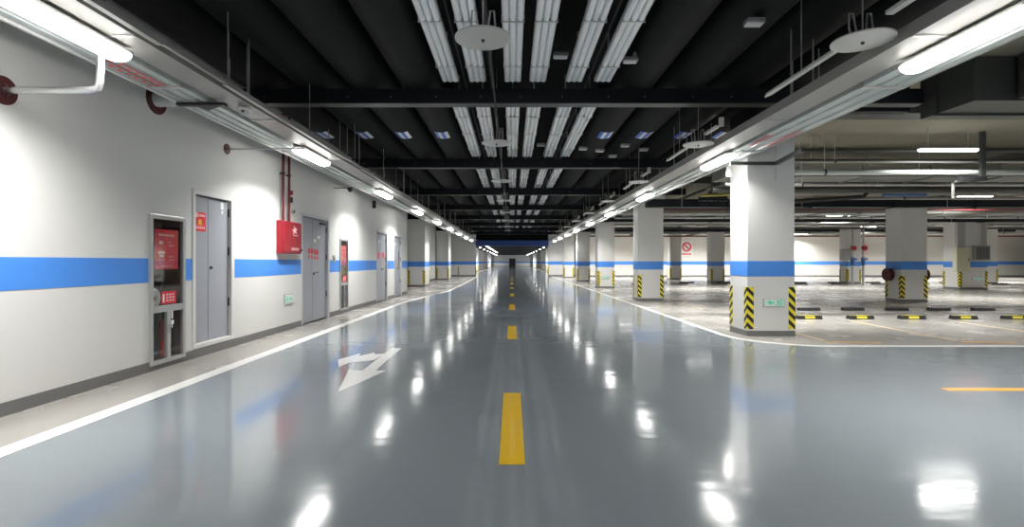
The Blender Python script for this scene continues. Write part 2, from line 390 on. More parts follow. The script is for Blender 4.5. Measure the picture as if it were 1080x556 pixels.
for k, (y, z) in enumerate([(10.48,1.42),(10.62,1.42),(10.78,1.40),(10.92,1.40)]):
    s.box(x2+0.012,x2+0.0145,y,y+0.10,z,z+0.11)
    s.box(x2+0.012,x2+0.0145,y+0.02,y+0.08,z-0.10,z-0.03)
P2(s, 'notice_print', 'red_bright')
s = MB().box(x2+0.012,x2+0.014,10.78,10.90,1.66,1.73).box(x2+0.012,x2+0.014,10.98,11.14,1.75,1.81); P2(s, 'paper_notice', 'white')
s = MB().box(x2+0.012,x2+0.05,11.10,11.38,2.06,2.10).tube([(x2+0.04,11.12,2.05),(x2+0.09,10.95,2.05)],0.008,8); P2(s, 'door_closer', 'gap')
for i, (a, b, c) in enumerate(((15.66,16.92,16.3), (18.0,19.12,18.55))):
    r, P, xx = door(3+i, a, b, 0.0, 2.17, c)
    P(MB().box(xx+0.012,xx+0.0145,c-0.38,c-0.14,1.36,1.55).box(xx+0.012,xx+0.0145,c+0.14,c+0.38,1.36,1.55) if i == 0 else MB().box(xx+0.012,xx+0.0145,c-0.36,c-0.28,1.0,1.65).box(xx+0.012,xx+0.0145,c+0.28,c+0.36,1.0,1.65), 'notice_print' if i == 0 else 'pull_bar', 'red_bright' if i == 0 else 'gap')
    P(MB().box(xx+0.012,xx+0.0145,c-0.30,c-0.10,1.85,1.93), 'paper_notice', 'white')
# far end doorway, the shade of its opening painted as dark leaves
dr = empty('door_5', (0.1, FAR, 0)); dr['kind'] = 'structure'
box1('door_leaf', 'gap', (-0.85, 0.0, -0.06, 0, 0, 2.15), dr); box1('door_leaf', 'gap', (0.01, 0.85, -0.06, 0, 0, 2.15), dr)
box1('door_frame', 'frame', (-0.95, 0.95, -0.03, 0, 0, 2.25), dr)

# ------------------------------------------------------------------ fire cabinets in the left wall
def fire_cabinet(y0, y1, z0, z1, label, detail=True):
    r = empty('fire_cabinet', (WX, y0, z0)); tag(r, label, 'fire cabinet')
    def P(mb, n, m, bevel=0.0, smooth=False, parent=None):
        o = mb.build(n, m, parent or r, bevel=bevel, smooth=smooth); o.location = (0,0,0) if parent else (-WX, -y0, -z0); return o
    xo, xi = WX+0.028, WX-0.01; bw = 0.05; H = z1-z0
    zm0, zm1 = z0+H*0.345, z0+H*0.39
    f = MB().box(xi,xo,y0,y0+bw,z0,z1).box(xi,xo,y1-bw,y1,z0,z1).box(xi,xo,y0+bw,y1-bw,z1-bw,z1).box(xi,xo,y0+bw,y1-bw,z0,z0+bw).box(xi,xo,y0+bw,y1-bw,zm0,zm1)
    P(f, 'cabinet_frame', 'cabinet_frame', 0.004)
    ym = (y0+y1)/2
    P(MB().box(xi,xo,ym-0.03,ym+0.03,z0+bw,zm0), 'mullion', 'cabinet_frame', 0.003)
    a, b, c, d, t = y0+0.045, y1-0.045, z0+0.045, z1-0.045, 0.24
    bx = MB(); X = WX-t
    bx.box(X-0.01,X,a,b,c,d).box(X,WX-0.012,a,a+0.006,c,d).box(X,WX-0.012,b-0.006,b,c,d).box(X,WX-0.012,a,b,c,c+0.006).box(X,WX-0.012,a,b,d-0.006,d).box(X,WX-0.03,a,b,zm0+0.02,zm0+0.03)
    P(bx, 'cabinet_lining', 'maroon')
    P(MB().box(WX+0.008,WX+0.012,y0+bw,y1-bw,zm1,z1-bw), 'glass_pane', 'glass')
    P(MB().box(WX+0.008,WX+0.012,y0+bw,ym-0.03,z0+bw,zm0), 'glass_pane', 'glass')
    P(MB().box(WX+0.008,WX+0.012,ym+0.03,y1-bw,z0+bw,zm0), 'glass_pane', 'glass')
    # red instruction sheet with rows of white print and two figures
    pa, pb, pz0, pz1 = y0+0.10, y1-0.12, z0+H*0.635, z0+H*0.905
    sh = P(MB().box(WX+0.003,WX+0.006,pa,pb,pz0,pz1), 'instruction_sheet', 'red_bright')
    pr = MB(); W = pb-pa; Hs = pz1-pz0; X0, X1 = WX+0.006, WX+0.0075
    for k in range(7): pr.box(X0,X1,pa+W*(0.16+0.10*k),pa+W*(0.23+0.10*k),pz1-Hs*0.17,pz1-Hs*0.12)
    for (u, v, w, h) in ((0.18,0.62,0.16,0.08),(0.14,0.38,0.28,0.07),(0.18,0.30,0.2,0.06),(0.58,0.58,0.22,0.03),(0.6,0.30,0.18,0.03),(0.56,0.67,0.12,0.02),(0.12,0.22,0.3,0.02),(0.58,0.22,0.26,0.02)):
        pr.box(X0,X1,pa+W*u,pa+W*(u+w),pz0+Hs*v,pz0+Hs*(v+h))
    for k in range(5): pr.box(X0,X1,pa+W*(0.28+0.10*k),pa+W*(0.36+0.10*k),pz0+Hs*0.06,pz0+Hs*0.09)
    for k in range(3): pr.box(X0,X1,pa+W*0.15,pa+W*0.8,pz0+Hs*(0.125+0.025*k),pz0+Hs*(0.13+0.025*k))
    P(pr, 'sheet_print', 'pink', parent=sh)
    # small red card on the glass above the middle rail
    ca, cb, c0, c1 = y0+0.20, y0+0.46, zm1+0.015, zm1+0.16
    cd = P(MB().box(WX+0.0125,WX+0.0145,ca,cb,c0,c1), 'call_card', 'red_bright')
    pr = MB()
    pr.box(WX+0.0145,WX+0.0155,ca+0.02,ca+0.05,c0+0.02,c1-0.03)
    for k in range(3):
        for j in range(3): pr.box(WX+0.0145,WX+0.0155,ca+0.08+0.055*k,ca+0.115+0.055*k,c0+0.03+0.035*j,c0+0.045+0.035*j)
    P(pr, 'card_print', 'white', parent=cd)
    # seal strips hanging at the lower doors' latch
    if detail:
        P(MB().box(WX+0.029,WX+0.033,ym+0.035,ym+0.06,zm0-0.09,zm0+0.0).box(WX+0.029,WX+0.034,ym+0.03,ym+0.075,zm0-0.16,zm0-0.11).box(WX+0.029,WX+0.033,ym+0.04,ym+0.055,zm0-0.20,zm0-0.15), 'latch_seal', 'white')
    P(MB().box(WX+0.028,WX+0.04,ym-0.015,ym+0.015,z0+H*0.2,z0+H*0.26), 'latch', 'galv', 0.003)
    # hydrant valve on the lining
    v = MB().tube([(WX-0.2,y0+0.17,z0+H*0.54),(WX-0.15,y0+0.17,z0+H*0.54)],0.05,16).tube([(WX-0.15,y0+0.17,z0+H*0.54),(WX-0.11,y0+0.17,z0+H*0.54)],0.025,12)
    P(v, 'hydrant_valve', 'brass', smooth=True)
    return zm0, zm1, ym
zm0, zm1, ym = fire_cabinet(5.82, 6.45, 0.06, 1.80, 'near glass-doored fire cabinet with maroon inside, left of the single door')
zn0, zn1, yn = fire_cabinet(12.27, 12.87, 0.08, 1.81, 'farther narrow-looking fire cabinet just beyond the double grey door', False)
def hose_coil(y, z, label):
    mb = MB()
    for k in range(4):
        R = 0.105-0.02*k; mb.tube([(WX-0.10, y+R*math.cos(t), z+R*math.sin(t)) for t in [2*PI*i/20 for i in range(21)]], 0.022, 8, caps=False)
    tag(mb.build('hose_coil', 'white', smooth=True), label, 'fire hose')
hose_coil(6.03, zm0+0.03+0.128, 'rolled white fire hose standing on the shelf of the near fire cabinet')
hose_coil(12.5, zn0+0.03+0.128, 'rolled white fire hose on the shelf of the farther fire cabinet')
def extinguisher(y, z, label, x=WX-0.12):
    r = empty('fire_extinguisher', (x, y, z)); tag(r, label, 'fire extinguisher', None)
    MB().tube([(0,0,0),(0,0,0.36),(0,0,0.41),(0,0,0.44)], [0.06,0.06,0.045,0.02], 16).build('cylinder', 'extinguisher', r, smooth=True)
    MB().tube([(0,0,0.44),(0,0,0.48)],0.018,10).box(-0.012,0.05,-0.015,0.015,0.48,0.495).build('valve', 'gap', r)
    MB().box(0.0595,0.0615,-0.03,0.03,0.14,0.28).build('paper_label', 'yellow_pipe', r)
    MB().tube([(0.02,0,0.46),(0.06,-0.04,0.40),(0.065,-0.05,0.22)],0.009,8).build('hose', 'rubber', r)
extinguisher(5.97, 0.112, 'red extinguisher with yellow label at the left in the near fire cabinet')
extinguisher(6.27, 0.112, 'red extinguisher behind the right lower pane of the near fire cabinet')
extinguisher(12.44, 0.132, 'red extinguisher behind the left lower pane of the farther fire cabinet')

# ------------------------------------------------------------------ wall things, left
r = empty('hose_box', (WX, 8.98, 1.40)); tag(r, 'red steel hose box hanging on the white wall under two red pipes', 'fire box')
box1('box_body', 'red', (0, 0.11, 0, 0.80, 0, 0.58), r, 0.006)
bd = box1('box_door', 'red', (0.11, 0.122, 0.015, 0.785, 0.015, 0.565), r, 0.004)
mb = MB()
mb.prism([(0.36,0.42),(0.46,0.46),(0.44,0.52),(0.50,0.47),(0.60,0.47),(0.54,0.42),(0.58,0.36),(0.48,0.39),(0.40,0.35),(0.43,0.41)], 0.122, 0.1235, 'x')
mb.box(0.122,0.1235,0.42,0.64,0.33,0.345)
mb.build('box_emblem', 'pink', bd); mb = MB()
for k in range(6): mb.box(0.122,0.1235,0.34+0.055*k,0.375+0.055*k,0.06,0.11)
mb.build('box_print', 'pink', bd)
MB().box(0.122,0.145,0.73,0.77,0.05,0.09).build('latch', 'gap', bd, bevel=0.003)
for i, y in enumerate((9.12, 9.36)):
    rr = empty('riser_pipe', (WX+0.06, y, 1.98)); tag(rr, ['left', 'right'][i] + ' one of the two red riser pipes above the red hose box', 'pipe')
    MB().tube([(0,0,0),(0,0,1.9)], 0.022, 12).build('pipe', 'red_pipe', rr, smooth=True)
    MB().tube([(0,0,0.82),(0,0,0.86)], 0.034, 12).box(-0.06,0.0,-0.012,0.012,0.83,0.85).build('clamp', 'gap', rr)

def exit_sign(loc, rz, label, w=0.36, h=0.17, arrow_left=True):
    """face looks towards local -Y, x to the right"""
    r = empty('exit_sign', loc, rz); tag(r, label, 'exit sign')
    MB().box(-w/2,w/2,-0.02,0,-h/2,h/2).build('sign_body', 'galv', r, bevel=0.004)
    MB().box(-w/2+0.015,w/2-0.015,-0.023,-0.02,-h/2+0.015,h/2-0.015).build('sign_panel', 'sign_face', r)
    s = 1 if arrow_left else -1
    mb = MB()
    mb.prism([(s*x, z) for x, z in [(-0.11,0),(-0.06,0.045),(-0.06,0.015),(-0.005,0.015),(-0.005,-0.015),(-0.06,-0.015),(-0.06,-0.045)]], -0.025, -0.023, 'y')
    mb.build('arrow', 'green', r)
    # running figure passing through a doorway
    mb = MB(); f = lambda P: [(s*(x+0.015), z) for x, z in P]
    mb.prism(f([(0.075,0.038),(0.09,0.038),(0.09,0.055),(0.075,0.055)]), -0.025,-0.023,'y')
    mb.prism(f([(0.04,0.035),(0.075,0.032),(0.07,-0.005),(0.085,-0.03),(0.08,-0.055),(0.068,-0.052),(0.068,-0.03),(0.05,-0.012),(0.035,-0.045),(0.015,-0.045),(0.015,-0.035),(0.028,-0.033),(0.045,0.005),(0.048,0.022),(0.025,0.015),(0.022,0.024)]), -0.025,-0.023,'y')
    mb.prism(f([(0.10,0.055),(0.115,0.055),(0.115,-0.055),(0.10,-0.055)]), -0.025,-0.023,'y')
    mb.build('running_figure', 'green', r)
exit_sign((WX, 9.46, 0.57), PI/2, 'small lit green exit sign low on the white wall left of the double door', 0.36, 0.19, False)

def ring(name, loc, R, rin, label, cat='pipe collar'):
    x, y, z = loc; r = empty(name, loc); tag(r, label, cat)
    mb = MB(); n = 28; 
    for i in range(n):
        a, b = 2*PI*i/n, 2*PI*(i+1)/n
        for (q, s2) in ((R, rin),):
            mb.quad((0.012,q*math.cos(a),q*math.sin(a)),(0.012,q*math.cos(b),q*math.sin(b)),(0.012,s2*math.cos(b),s2*math.sin(b)),(0.012,s2*math.cos(a),s2*math.sin(a)))
            mb.quad((0,q*math.cos(a),q*math.sin(a)),(0,q*math.cos(b),q*math.sin(b)),(0.012,q*math.cos(b),q*math.sin(b)),(0.012,q*math.cos(a),q*math.sin(a)))
    mb.build('collar_ring', 'sleeve', r)
    MB().tube([(0.0,0,0),(0.008,0,0)], rin, 20).build('collar_core', 'maroon', r)
    return r
ring('pipe_collar', (WX, 4.16, 2.64), 0.115, 0.05, 'dark red round collar where the nearest steel pipe leaves the wall')
ring('pipe_collar', (WX, 5.95, 3.13), 0.17, 0.10, 'largest dark red collar high on the wall behind the tray')
ring('pipe_collar', (WX, 7.42, 2.88), 0.075, 0.03, 'small dark red collar with a thin rod above the first door')
tag(MB().tube([(WX+0.01,4.16,2.64),(-3.40,4.16,2.64),(-3.35,4.16,2.655),(-3.335,4.16,2.70),(-3.33,4.16,2.78),(-3.33,4.16,3.4)], 0.028, 16).build('sprinkler_pipe', 'steel', smooth=True), 'bent bright steel pipe from the nearest wall collar rising to the tray', 'pipe')
tag(MB().tube([(WX+0.01,5.95,3.13),(-3.72,5.95,3.13)], 0.085, 20).build('sprinkler_pipe', 'busway', smooth=True), 'fat pale pipe stub between largest collar and the busway', 'pipe')
tag(MB().tube([(WX+0.01,7.42,2.88),(-3.0,7.42,2.885)], 0.010, 8).build('thin_rod', 'galv'), 'thin pale rod reaching out from the small wall collar', 'rod')
# alarm bell, call point, loudspeaker, switch
def wall_bits():
    r = empty('alarm_siren', (WX, 9.52, 2.40)); tag(r, 'tiny dark siren with a red cap on the wall above the red hose box', 'siren')
    box1('siren_body', 'gap', (0,0.05,-0.035,0.035,-0.05,0.05), r, 0.005); box1('siren_cap', 'red', (0,0.055,-0.03,0.03,0.09,0.17), r, 0.005)
    r = empty('alarm_strobe', (WX, 9.62, 2.19)); tag(r, 'small grey strobe with cable on the wall left of the double door', 'strobe')
    MB().tube([(0,0,0),(0.04,0,0)],0.04,16).build('strobe_body', 'galv', r); MB().tube([(0.04,0,0),(0.055,0,0)],0.02,12).build('strobe_lens', 'gap', r)
    r = empty('wall_speaker', (WX, 15.2, 2.95)); tag(r, 'small black wall speaker above and left of the farther doors', 'speaker')
    box1('speaker_body', 'rubber', (0,0.09,-0.05,0.05,-0.11,0.11), r, 0.01); box1('speaker_grille', 'gap', (0.09,0.095,-0.04,0.04,-0.09,0.07), r)
    r = empty('access_switch', (WX, 11.86, 1.32)); tag(r, 'small grey push switch on the wall between double door and fire cabinet', 'switch')
    box1('switch_plate', 'cabinet_grey', (0,0.02,-0.06,0.06,-0.08,0.08), r, 0.004); box1('switch_button', 'gap', (0.02,0.028,-0.02,0.02,-0.02,0.02), r)
wall_bits()

# ------------------------------------------------------------------ columns
def make_column(w, d, top=3.55, name='column', m='wall'):
    r = empty(name)
    MB().box(0,w,0,d,0.0,top).build('shaft', m, r, bevel=0.012)
    MB().box(-0.006,w+0.006,-0.006,d+0.006,0.0,0.09).build('skirting', 'base', r)
    MB().box(-0.003,w+0.003,-0.003,d+0.003,SZ0-0.015,SZ1-0.02).build('stripe', 'blue', r, bevel=0.012)
    MB().box(0.001,w-0.001,0.001,d-0.001,top,4.29 if top > 3.3 else 3.099).build('column_head', 'black', r)
    g = 0.105; t = 0.008
    for cx, sx in ((0,1),(w,-1)):
        for cy, sy in ((0,1),(d,-1)):
            mb = MB().box(cx-sx*t, cx+sx*g, cy-sy*t, cy, 0.12, 0.825).box(cx-sx*t, cx, cy, cy+sy*g, 0.12, 0.825)
            mb.build('corner_guard', 'chevron', r)
    return r
proto_big = make_column(0.80, 0.68)
def place_column(x, y, label, src=[proto_big, True]):
    c = src[0] if src[1] else dup(src[0]); src[1] = False
    c.location = (x, y, 0); tag(c, label, 'column', 'square white columns with blue band'); return c
place_column(3.96, 8.65, 'nearest white square column with blue band, lit exit sign low on its front')
place_column(4.03, 16.4, 'second white column along the lane behind the nearest one, no sign')
place_column(4.07, 24.4, 'third white column along the right lane side, small green sign low on it')
place_column(4.10, 32.3, 'fourth white column along the right of the lane')
place_column(4.05, 40.2, 'fifth and farthest white column at the lane\'s right, before the portal')
place_column(12.05, 15.9, 'wide-looking white column in the parking area with red reels at both sides')
place_column(11.2, 36.4, 'distant white column in parking bays, left of the pair near the no-parking sign')
place_column(12.1, 31.2, 'distant white column in parking bays, right of the pair beside the nearest column')
place_column(19.3, 29.6, 'distant column with red and blue valve pipes standing in front of it')
place_column(27.0, 29.4, 'distant white column at the right behind the one with cabinets')
place_column(28.3, 37.6, 'farthest small white column near the back wall at right')
place_column(20.3, 8.0, 'white column outside the bays far right of the lane')
big2 = make_column(1.25, 0.9, name='column'); big2.location = (20.3, 23.3, 0); tag(big2, 'broad column at right carrying a cream cabinet and a grey cabinet', 'column')
lc = make_column(0.85, 1.5, 3.4); lc.location = (-5.25, 25.9, 0); tag(lc, 'first cream-white column on the left beyond the wall end', 'column')
lc2 = dup(lc); lc2.location = (-5.25, 35.6, 0); tag(lc2, 'second cream-white column on the left, shortly before the portal', 'column')
far_c = make_column(0.9, 0.9, 3.06)
far_c['label'] = ''
k = 0
for i, y in enumerate((56, 67, 79, 93, 108, 124)):
    for side in (-1, 1):
        c = far_c if k == 0 else dup(far_c); k += 1
        c.location = (-5.3 if side < 0 else 4.4, y, 0)
        tag(c, '%s column on the %s side of the corridor beyond the blue lintel' % (['first','second','third','fourth','fifth','sixth'][i], 'left' if side < 0 else 'right'), 'column', 'columns beyond the portal')
exit_sign((4.40, 8.65, 0.565), 0, 'pale green lit exit sign with arrow on the nearest column', 0.36, 0.15)
exit_sign((4.45, 24.4, 0.50), 0, 'small green exit sign on the third column along the lane', 0.36, 0.15)
exit_sign((21.1, 23.3, 0.50), 0, 'green exit sign below the cabinets on the broad column', 0.5, 0.17)
# warning strips on portal wall corners
for (x, y, l) in ((-3.1, 44, 'yellow black corner strip on left portal wall edge'), (-4.6, 44, 'yellow black strip midway on the left portal wall'), (3.1, 44, 'yellow black corner strip on right portal wall edge'), (4.9, 44, 'yellow black strip on the right portal wall near the parking')):
    tag(MB().box(x-0.06, x+0.06, y-0.02, y, 0.14, 0.84).build('warning_strip', 'chevron'), l, 'warning strip')

# equipment on the broad and distant columns, hose reels
r = empty('electrical_cabinet', (19.95, 23.06, 0.80)); tag(r, 'tall cream electrical cabinet on the left front of the broad column', 'electrical cabinet')
box1('cabinet_body', 'cabinet_cream', (0,0.62,0,0.22,0,1.10), r, 0.01); box1('cabinet_door', 'cabinet_cream', (0.03,0.59,-0.015,0,0.03,1.07), r, 0.004); box1('latch', 'gap', (0.52,0.55,-0.03,-0.015,0.5,0.6), r)
box1('conduit_trunk', 'galv', (0.1,0.45,0.06,0.21,1.10,2.6), r, 0.005)
r = empty('electrical_cabinet', (20.85, 23.12, 1.32)); tag(r, 'grey louvred cabinet on the right of the broad column above the blue band', 'electrical cabinet')
box1('cabinet_body', 'cabinet_grey', (0,0.68,0,0.16,0,0.66), r, 0.01)
mb = MB(); [mb.box(0.05+0.06*i,0.08+0.06*i,-0.008,0,0.05,0.61) for i in range(10)]; mb.build('louvres', 'gap', r)
mb = MB(); [mb.tube([(0.38+0.06*i,0.08,0.66),(0.38+0.06*i,0.08,2.1)],0.018,8) for i in range(4)]; mb.build('conduits', 'galv', r)
for i, (x, l) in enumerate(((11.98, 'maroon round hose reel at the left side of the wide-looking parking column'), (12.92, 'maroon round hose reel at the right side of the wide-looking parking column'))):
    r = empty('hose_reel', (x, 16.25, 0.85)); tag(r, l, 'hose reel')
    s = -1 if i == 0 else 1
    MB().tube([(0,0,0),(s*0.04,0,0)],0.05,12).build('axle', 'gap', r)
    MB().tube([(s*0.03,0,0),(s*0.05,0,0),(s*0.05,0,0),(s*0.13,0,0),(s*0.13,0,0),(s*0.15,0,0)],[0.2,0.2,0.16,0.16,0.2,0.2],24).build('drum', 'sleeve', r, smooth=True)
    box1('bracket', 'gap', (-s*0.07, s*0.03, -0.05, 0.05, -0.08, 0.08), r)
for i, (x, l) in enumerate(((19.15, 'left red and blue valve pipe before the distant column'), (19.75, 'right red and blue valve pipe before the distant column'))):
    r = empty('valve_pipe', (x, 28.9, 0)); tag(r, l, 'pipe', 'valve pipes at the distant column')
    MB().tube([(0,0,0),(0,0,3.95)],0.06,12).build('pipe', 'galv', r, smooth=True)
    MB().tube([(0,0,1.05),(0,0,1.5)],0.10,12).tube([(-0.15,-0.12,1.4),(0.15,-0.12,1.4)],0.06,10).build('valve', 'blue_pipe', r)
    MB().tube([(0,-0.1,2.02),(0,-0.16,2.02)],0.14,16).tube([(0,0,1.95),(0,0,2.15)],0.09,12).build('valve_wheel', 'red', r)
r = empty('electrical_cabinet', (19.0, 29.3, 1.35)); tag(r, 'small grey box on the distant column with valve pipes', 'electrical cabinet'); box1('cabinet_body','cabinet_grey',(-0.15,0.45,0,0.29,0,0.65),r,0.01); box1('cabinet_door','cabinet_grey',(-0.12,0.42,-0.01,0,0.03,0.62),r)
r = empty('notice_sign', (14.6, 42.95, 1.75)); tag(r, 'square sign with a red ring on the parking back wall', 'sign')
box1('sign_plate', 'white', (-0.55,0.55,0,0.04,0,1.3), r, 0.005)
mb = MB(); n = 24
for i in range(n):
    a, b = 2*PI*i/n, 2*PI*(i+1)/n; mb.prism([(0.4*math.cos(a),0.75+0.4*math.sin(a)),(0.4*math.cos(b),0.75+0.4*math.sin(b)),(0.28*math.cos(b),0.75+0.28*math.sin(b)),(0.28*math.cos(a),0.75+0.28*math.sin(a))],-0.01,0,'y')
mb.prism([(-0.27,0.96),(-0.2,1.03),(0.27,0.54),(0.2,0.47)],-0.01,0,'y'); mb.box(-0.4,0.4,-0.01,0,0.1,0.2)
mb.build('ring_mark', 'red_bright', r)
r = empty('notice_sign', (32.0, 42.95, 1.9)); tag(r, 'small pinkish sign on the back wall left of the wide-looking column', 'sign'); box1('sign_plate', 'pink', (-3.0,-2.2,0,0.03,0,0.9), r); box1('sign_bar', 'white', (-2.9,-2.3,-0.01,0,0.3,0.45), r)

# ------------------------------------------------------------------ wheel stops
def make_stop(yellow):
    r = empty('wheel_stop')
    MB().prism([(-0.075,0),(0.075,0),(0.05,0.075),(-0.05,0.075)], 0, 0.54, 'x').build('stop_body', 'rubber', r, bevel=0.008)
    if yellow:
        mb = MB()
        for a, b in ((0.16,0.38),): mb.prism([(-0.0705,0.015),(-0.0545,0.062),(-0.0605,0.064),(-0.0765,0.015)], a, b, 'x').box(a,b,-0.045,0.045,0.075,0.079)
        for a, b in ((0.04,0.13),(0.41,0.50)): mb.box(a,b,-0.02,0.02,0.075,0.079)
        mb.build('reflector', 'stop_yellow', r)
    return r
sy, sb = make_stop(True), make_stop(False)
fy = fb = True
words = ['first','second','third','fourth','fifth','sixth','seventh','eighth','ninth','tenth','eleventh','twelfth']
for i in range(9):
    s = sy if i == 0 else dup(sy); s.location = (6.22+1.13*i, 11.25, 0.001)
    tag(s, 'black wheel stop with yellow reflectors, %s from the left in the front row' % words[i], 'wheel stop', 'front row of wheel stops')
for i in range(9):
    if i == 5: continue
    s = sb if i == 0 else dup(sb); s.location = (7.35+1.13*i-(0.05 if i > 2 else 0), 13.2, 0.001)
    tag(s, 'plain black wheel stop, %s from the left in the second row' % words[i], 'wheel stop', 'second row of wheel stops')
for j, (Y, nm) in enumerate(((28.3, 'far row before the distant columns'), (30.4, 'farthest row near the distant columns'))):
    for i in range(10):
        s = dup(sb); s.scale = (1.6,1,1); s.location = (6.6+j*1.1+2.2*i, Y, 0.001)
        tag(s, 'tiny black wheel stop, %s from the left in the %s' % (words[i], nm), 'wheel stop', nm)

# ------------------------------------------------------------------ cable trays, busways and rails over the lane sides
def runway(side):
    L = side < 0; sw = 'left' if L else 'right'
    t0, t1 = (-3.24, -2.95) if L else (3.13, 3.44)
    r = empty('cable_tray', (0,0,3.0)); tag(r, 'long beige cable tray running down the %s side of the lane ceiling' % sw, 'cable tray')
    MB().box(t0,t1,-13.9,43.5,0.02,0.03).box(t0,t0+0.012,-13.9,43.5,0.03,0.13).box(t1-0.012,t1,-13.9,43.5,0.03,0.13).build('tray', 'tray', r)
    for i in range(18): MB().box(t0-0.005,t1+0.005,1.6+2.4*i,1.63+2.4*i,0.01,0.02).build('cross_bar', 'galv', r)
    for i in range(10):
        y = 1.62+4.2*i
        MB().tube([(t0+0.03,y,0.03),(t0+0.03,y,1.29)],0.008,6).tube([(t1-0.03,y,0.03),(t1-0.03,y,1.29)],0.008,6).build('hanger_rod', 'galv', r)
    b0, b1 = (-3.62, -3.30) if L else (3.50, 3.93)
    r = empty('busway', (0,0,3.0)); tag(r, 'pale glossy grooved busway beside the %s row of lamps' % sw, 'busway')
    w = b1-b0
    poly = [(b0,0.0),(b0+w*0.22,-0.004),(b0+w*0.24,0.02),(b0+w*0.36,0.02),(b0+w*0.38,0.0),(b0+w*0.62,0.0),(b0+w*0.64,0.02),(b0+w*0.76,0.02),(b0+w*0.78,-0.004),(b1,0.0),(b1,0.10),(b0,0.10)]
    MB().prism(poly, -13.9, 43.5, 'y').build('busway_casing', 'busway', r)
    for i in range(14): MB().box(b0-0.01,b1+0.01,2.1+3.0*i,2.18+3.0*i,-0.012,0.112).build('joint_cover', 'galv', r, bevel=0.003)
    if L: marks = [(4.45,5.15,b0+0.03,b0+0.20)]
    else: marks = [(7.1,7.7,b0+0.02,b0+0.12),(6.9,7.8,b0+0.28,b0+0.40)]
    mb = MB()
    for (y0,y1,xa,xb) in marks:
        n = 7
        for i in range(n):
            a = y0+(y1-y0)*i/n; ww = (y1-y0)/n*0.72
            mb.box(xa,xb,a,a+ww*0.25,-0.0065,-0.0055).box(xa,xa+0.02,a,a+ww,-0.0065,-0.0055).box(xb-0.02,xb,a+ww*0.2,a+ww,-0.0065,-0.0055).box((xa+xb)/2-0.01,(xa+xb)/2+0.01,a,a+ww*0.8,-0.0065,-0.0055)
    mb.build('warning_print', 'red_bright', r)
    for i in range(12):
        mb = MB(); y = 3.0+3.5*i; mb.tube([(b0+0.05,y,0.1),(b0+0.05,y,0.95 if not L else 1.29)],0.007,6).tube([(b1-0.05,y,0.1),(b1-0.05,y,0.95 if not L else 1.29)],0.007,6)
        mb.build('hanger_rod', 'galv', r)
    if L:
        tag(MB().box(-3.668,-3.642,0.4,43.5,2.985,3.05).build('tray_rail','white'), 'thin white rail along the wall side of the left busway', 'rail')
        r = empty('thin_rail', (0,0,3.02)); tag(r, 'slim pale rail in short lengths, innermost beside the left cable tray', 'rail')
        for i in range(9): MB().box(-2.90,-2.85,0.5+4.65*i,4.2+4.65*i,0,0.05).box(-2.90,-2.865,4.2+4.65*i,5.15+4.65*i,0.02,0.05).build('rail_length', 'tray', r)
        for i in range(20): MB().tube([(-2.875,1.0+2.1*i,0.05),(-2.875,1.0+2.1*i,0.8)],0.006,6).build('rail_hanger', 'galv', r)
    else:
        r = empty('thin_rail', (0,0,3.0)); tag(r, 'slim grey rail on the outer edge of the right busway', 'rail')
        MB().box(3.943,3.956,0.4,8.6,0.0,0.08).build('rail','galv',r)
runway(-1); runway(1)

# ------------------------------------------------------------------ lamps
def make_lamp(w, name='tube_lamp', L=1.2, width=0.22, along='y', spread=136):
    r = empty(name)
    def rot(mb):
        if along == 'x': mb.v = [(y, x, z) for x, y, z in mb.v]
        return mb
    rot(MB().box(-width*0.42,width*0.42,-L/2+0.03,L/2-0.03,0.0,0.035)).build('lamp_housing', 'galv', r, bevel=0.004)
    # capsule-shaped diffuser
    mb = MB(); n = 12; R = width/2
    rings = [(-L/2+R*(1-math.cos(t*PI/2/5)), R*math.sin(t*PI/2/5)) for t in range(0,6)]
    rings = [(-L/2 + R*(1-math.cos(a)), max(R*math.sin(a),0.004)) for a in [PI/2*t/5 for t in range(6)]]
    rings += [(-y, rr) for y, rr in reversed(rings)]
    vs = len(mb.v)
    for y, rr in rings:
        for k in range(n+1):
            a = PI + PI*k/n; mb.v.append((rr*math.cos(a), y, 0.0 + rr*0.6*math.sin(a)))
    for i in range(len(rings)-1):
        for k in range(n): a = i*(n+1)+k; mb.f.append((a,a+1,a+n+2,a+n+1)); mb.mi.append(0)
    rot(mb); mb.build('lamp_diffuser', 'tube', r, smooth=True)
    ld = bpy.data.lights.new('lamp_light', 'AREA'); ld.shape = 'RECTANGLE'
    ld.size = (0.14 if along == 'y' else 1.05); ld.size_y = (1.05 if along == 'y' else 0.10)
    ld.energy = w; ld.color = (1.0, 0.985, 0.95); ld.spread = math.radians(spread)
    lo = bpy.data.objects.new('lamp_light', ld); COL.objects.link(lo); lo.parent = r; lo.location = (0,0,-width*0.3-0.006)
    return r
lane = make_lamp(LANE_W)
LZ = 2.99
yl = [3.68+4.62*i for i in range(9)]; yr = [3.95+4.75*i for i in range(9)]
first = True
for side, ys, X in ((-1, yl, -3.22), (1, yr, 3.48)):
    for i, y in enumerate(ys):
        o = lane if first else dup(lane); first = False
        o.location = (X, y, LZ - 0.04)
        tag(o, 'glowing tube lamp, %s in the %s row over the lane' % (ORD[i], 'left' if side < 0 else 'right'), 'tube lamp', 'lane lamps ' + ('left' if side < 0 else 'right'))
# unseen lamps added behind the viewer on both rows to keep the light even
for X, y, sd in ((-3.22, -0.94, 'left'), (3.48, -0.8, 'right'), (-3.22, -5.56, 'left far'), (3.48, -5.55, 'right far'), (-3.22, -10.2, 'left farthest'), (3.48, -10.3, 'right farthest')):
    o = dup(lane); o.location = (X, y, LZ-0.04); tag(o, 'added tube lamp of the %s row behind the viewpoint' % sd, 'tube lamp')
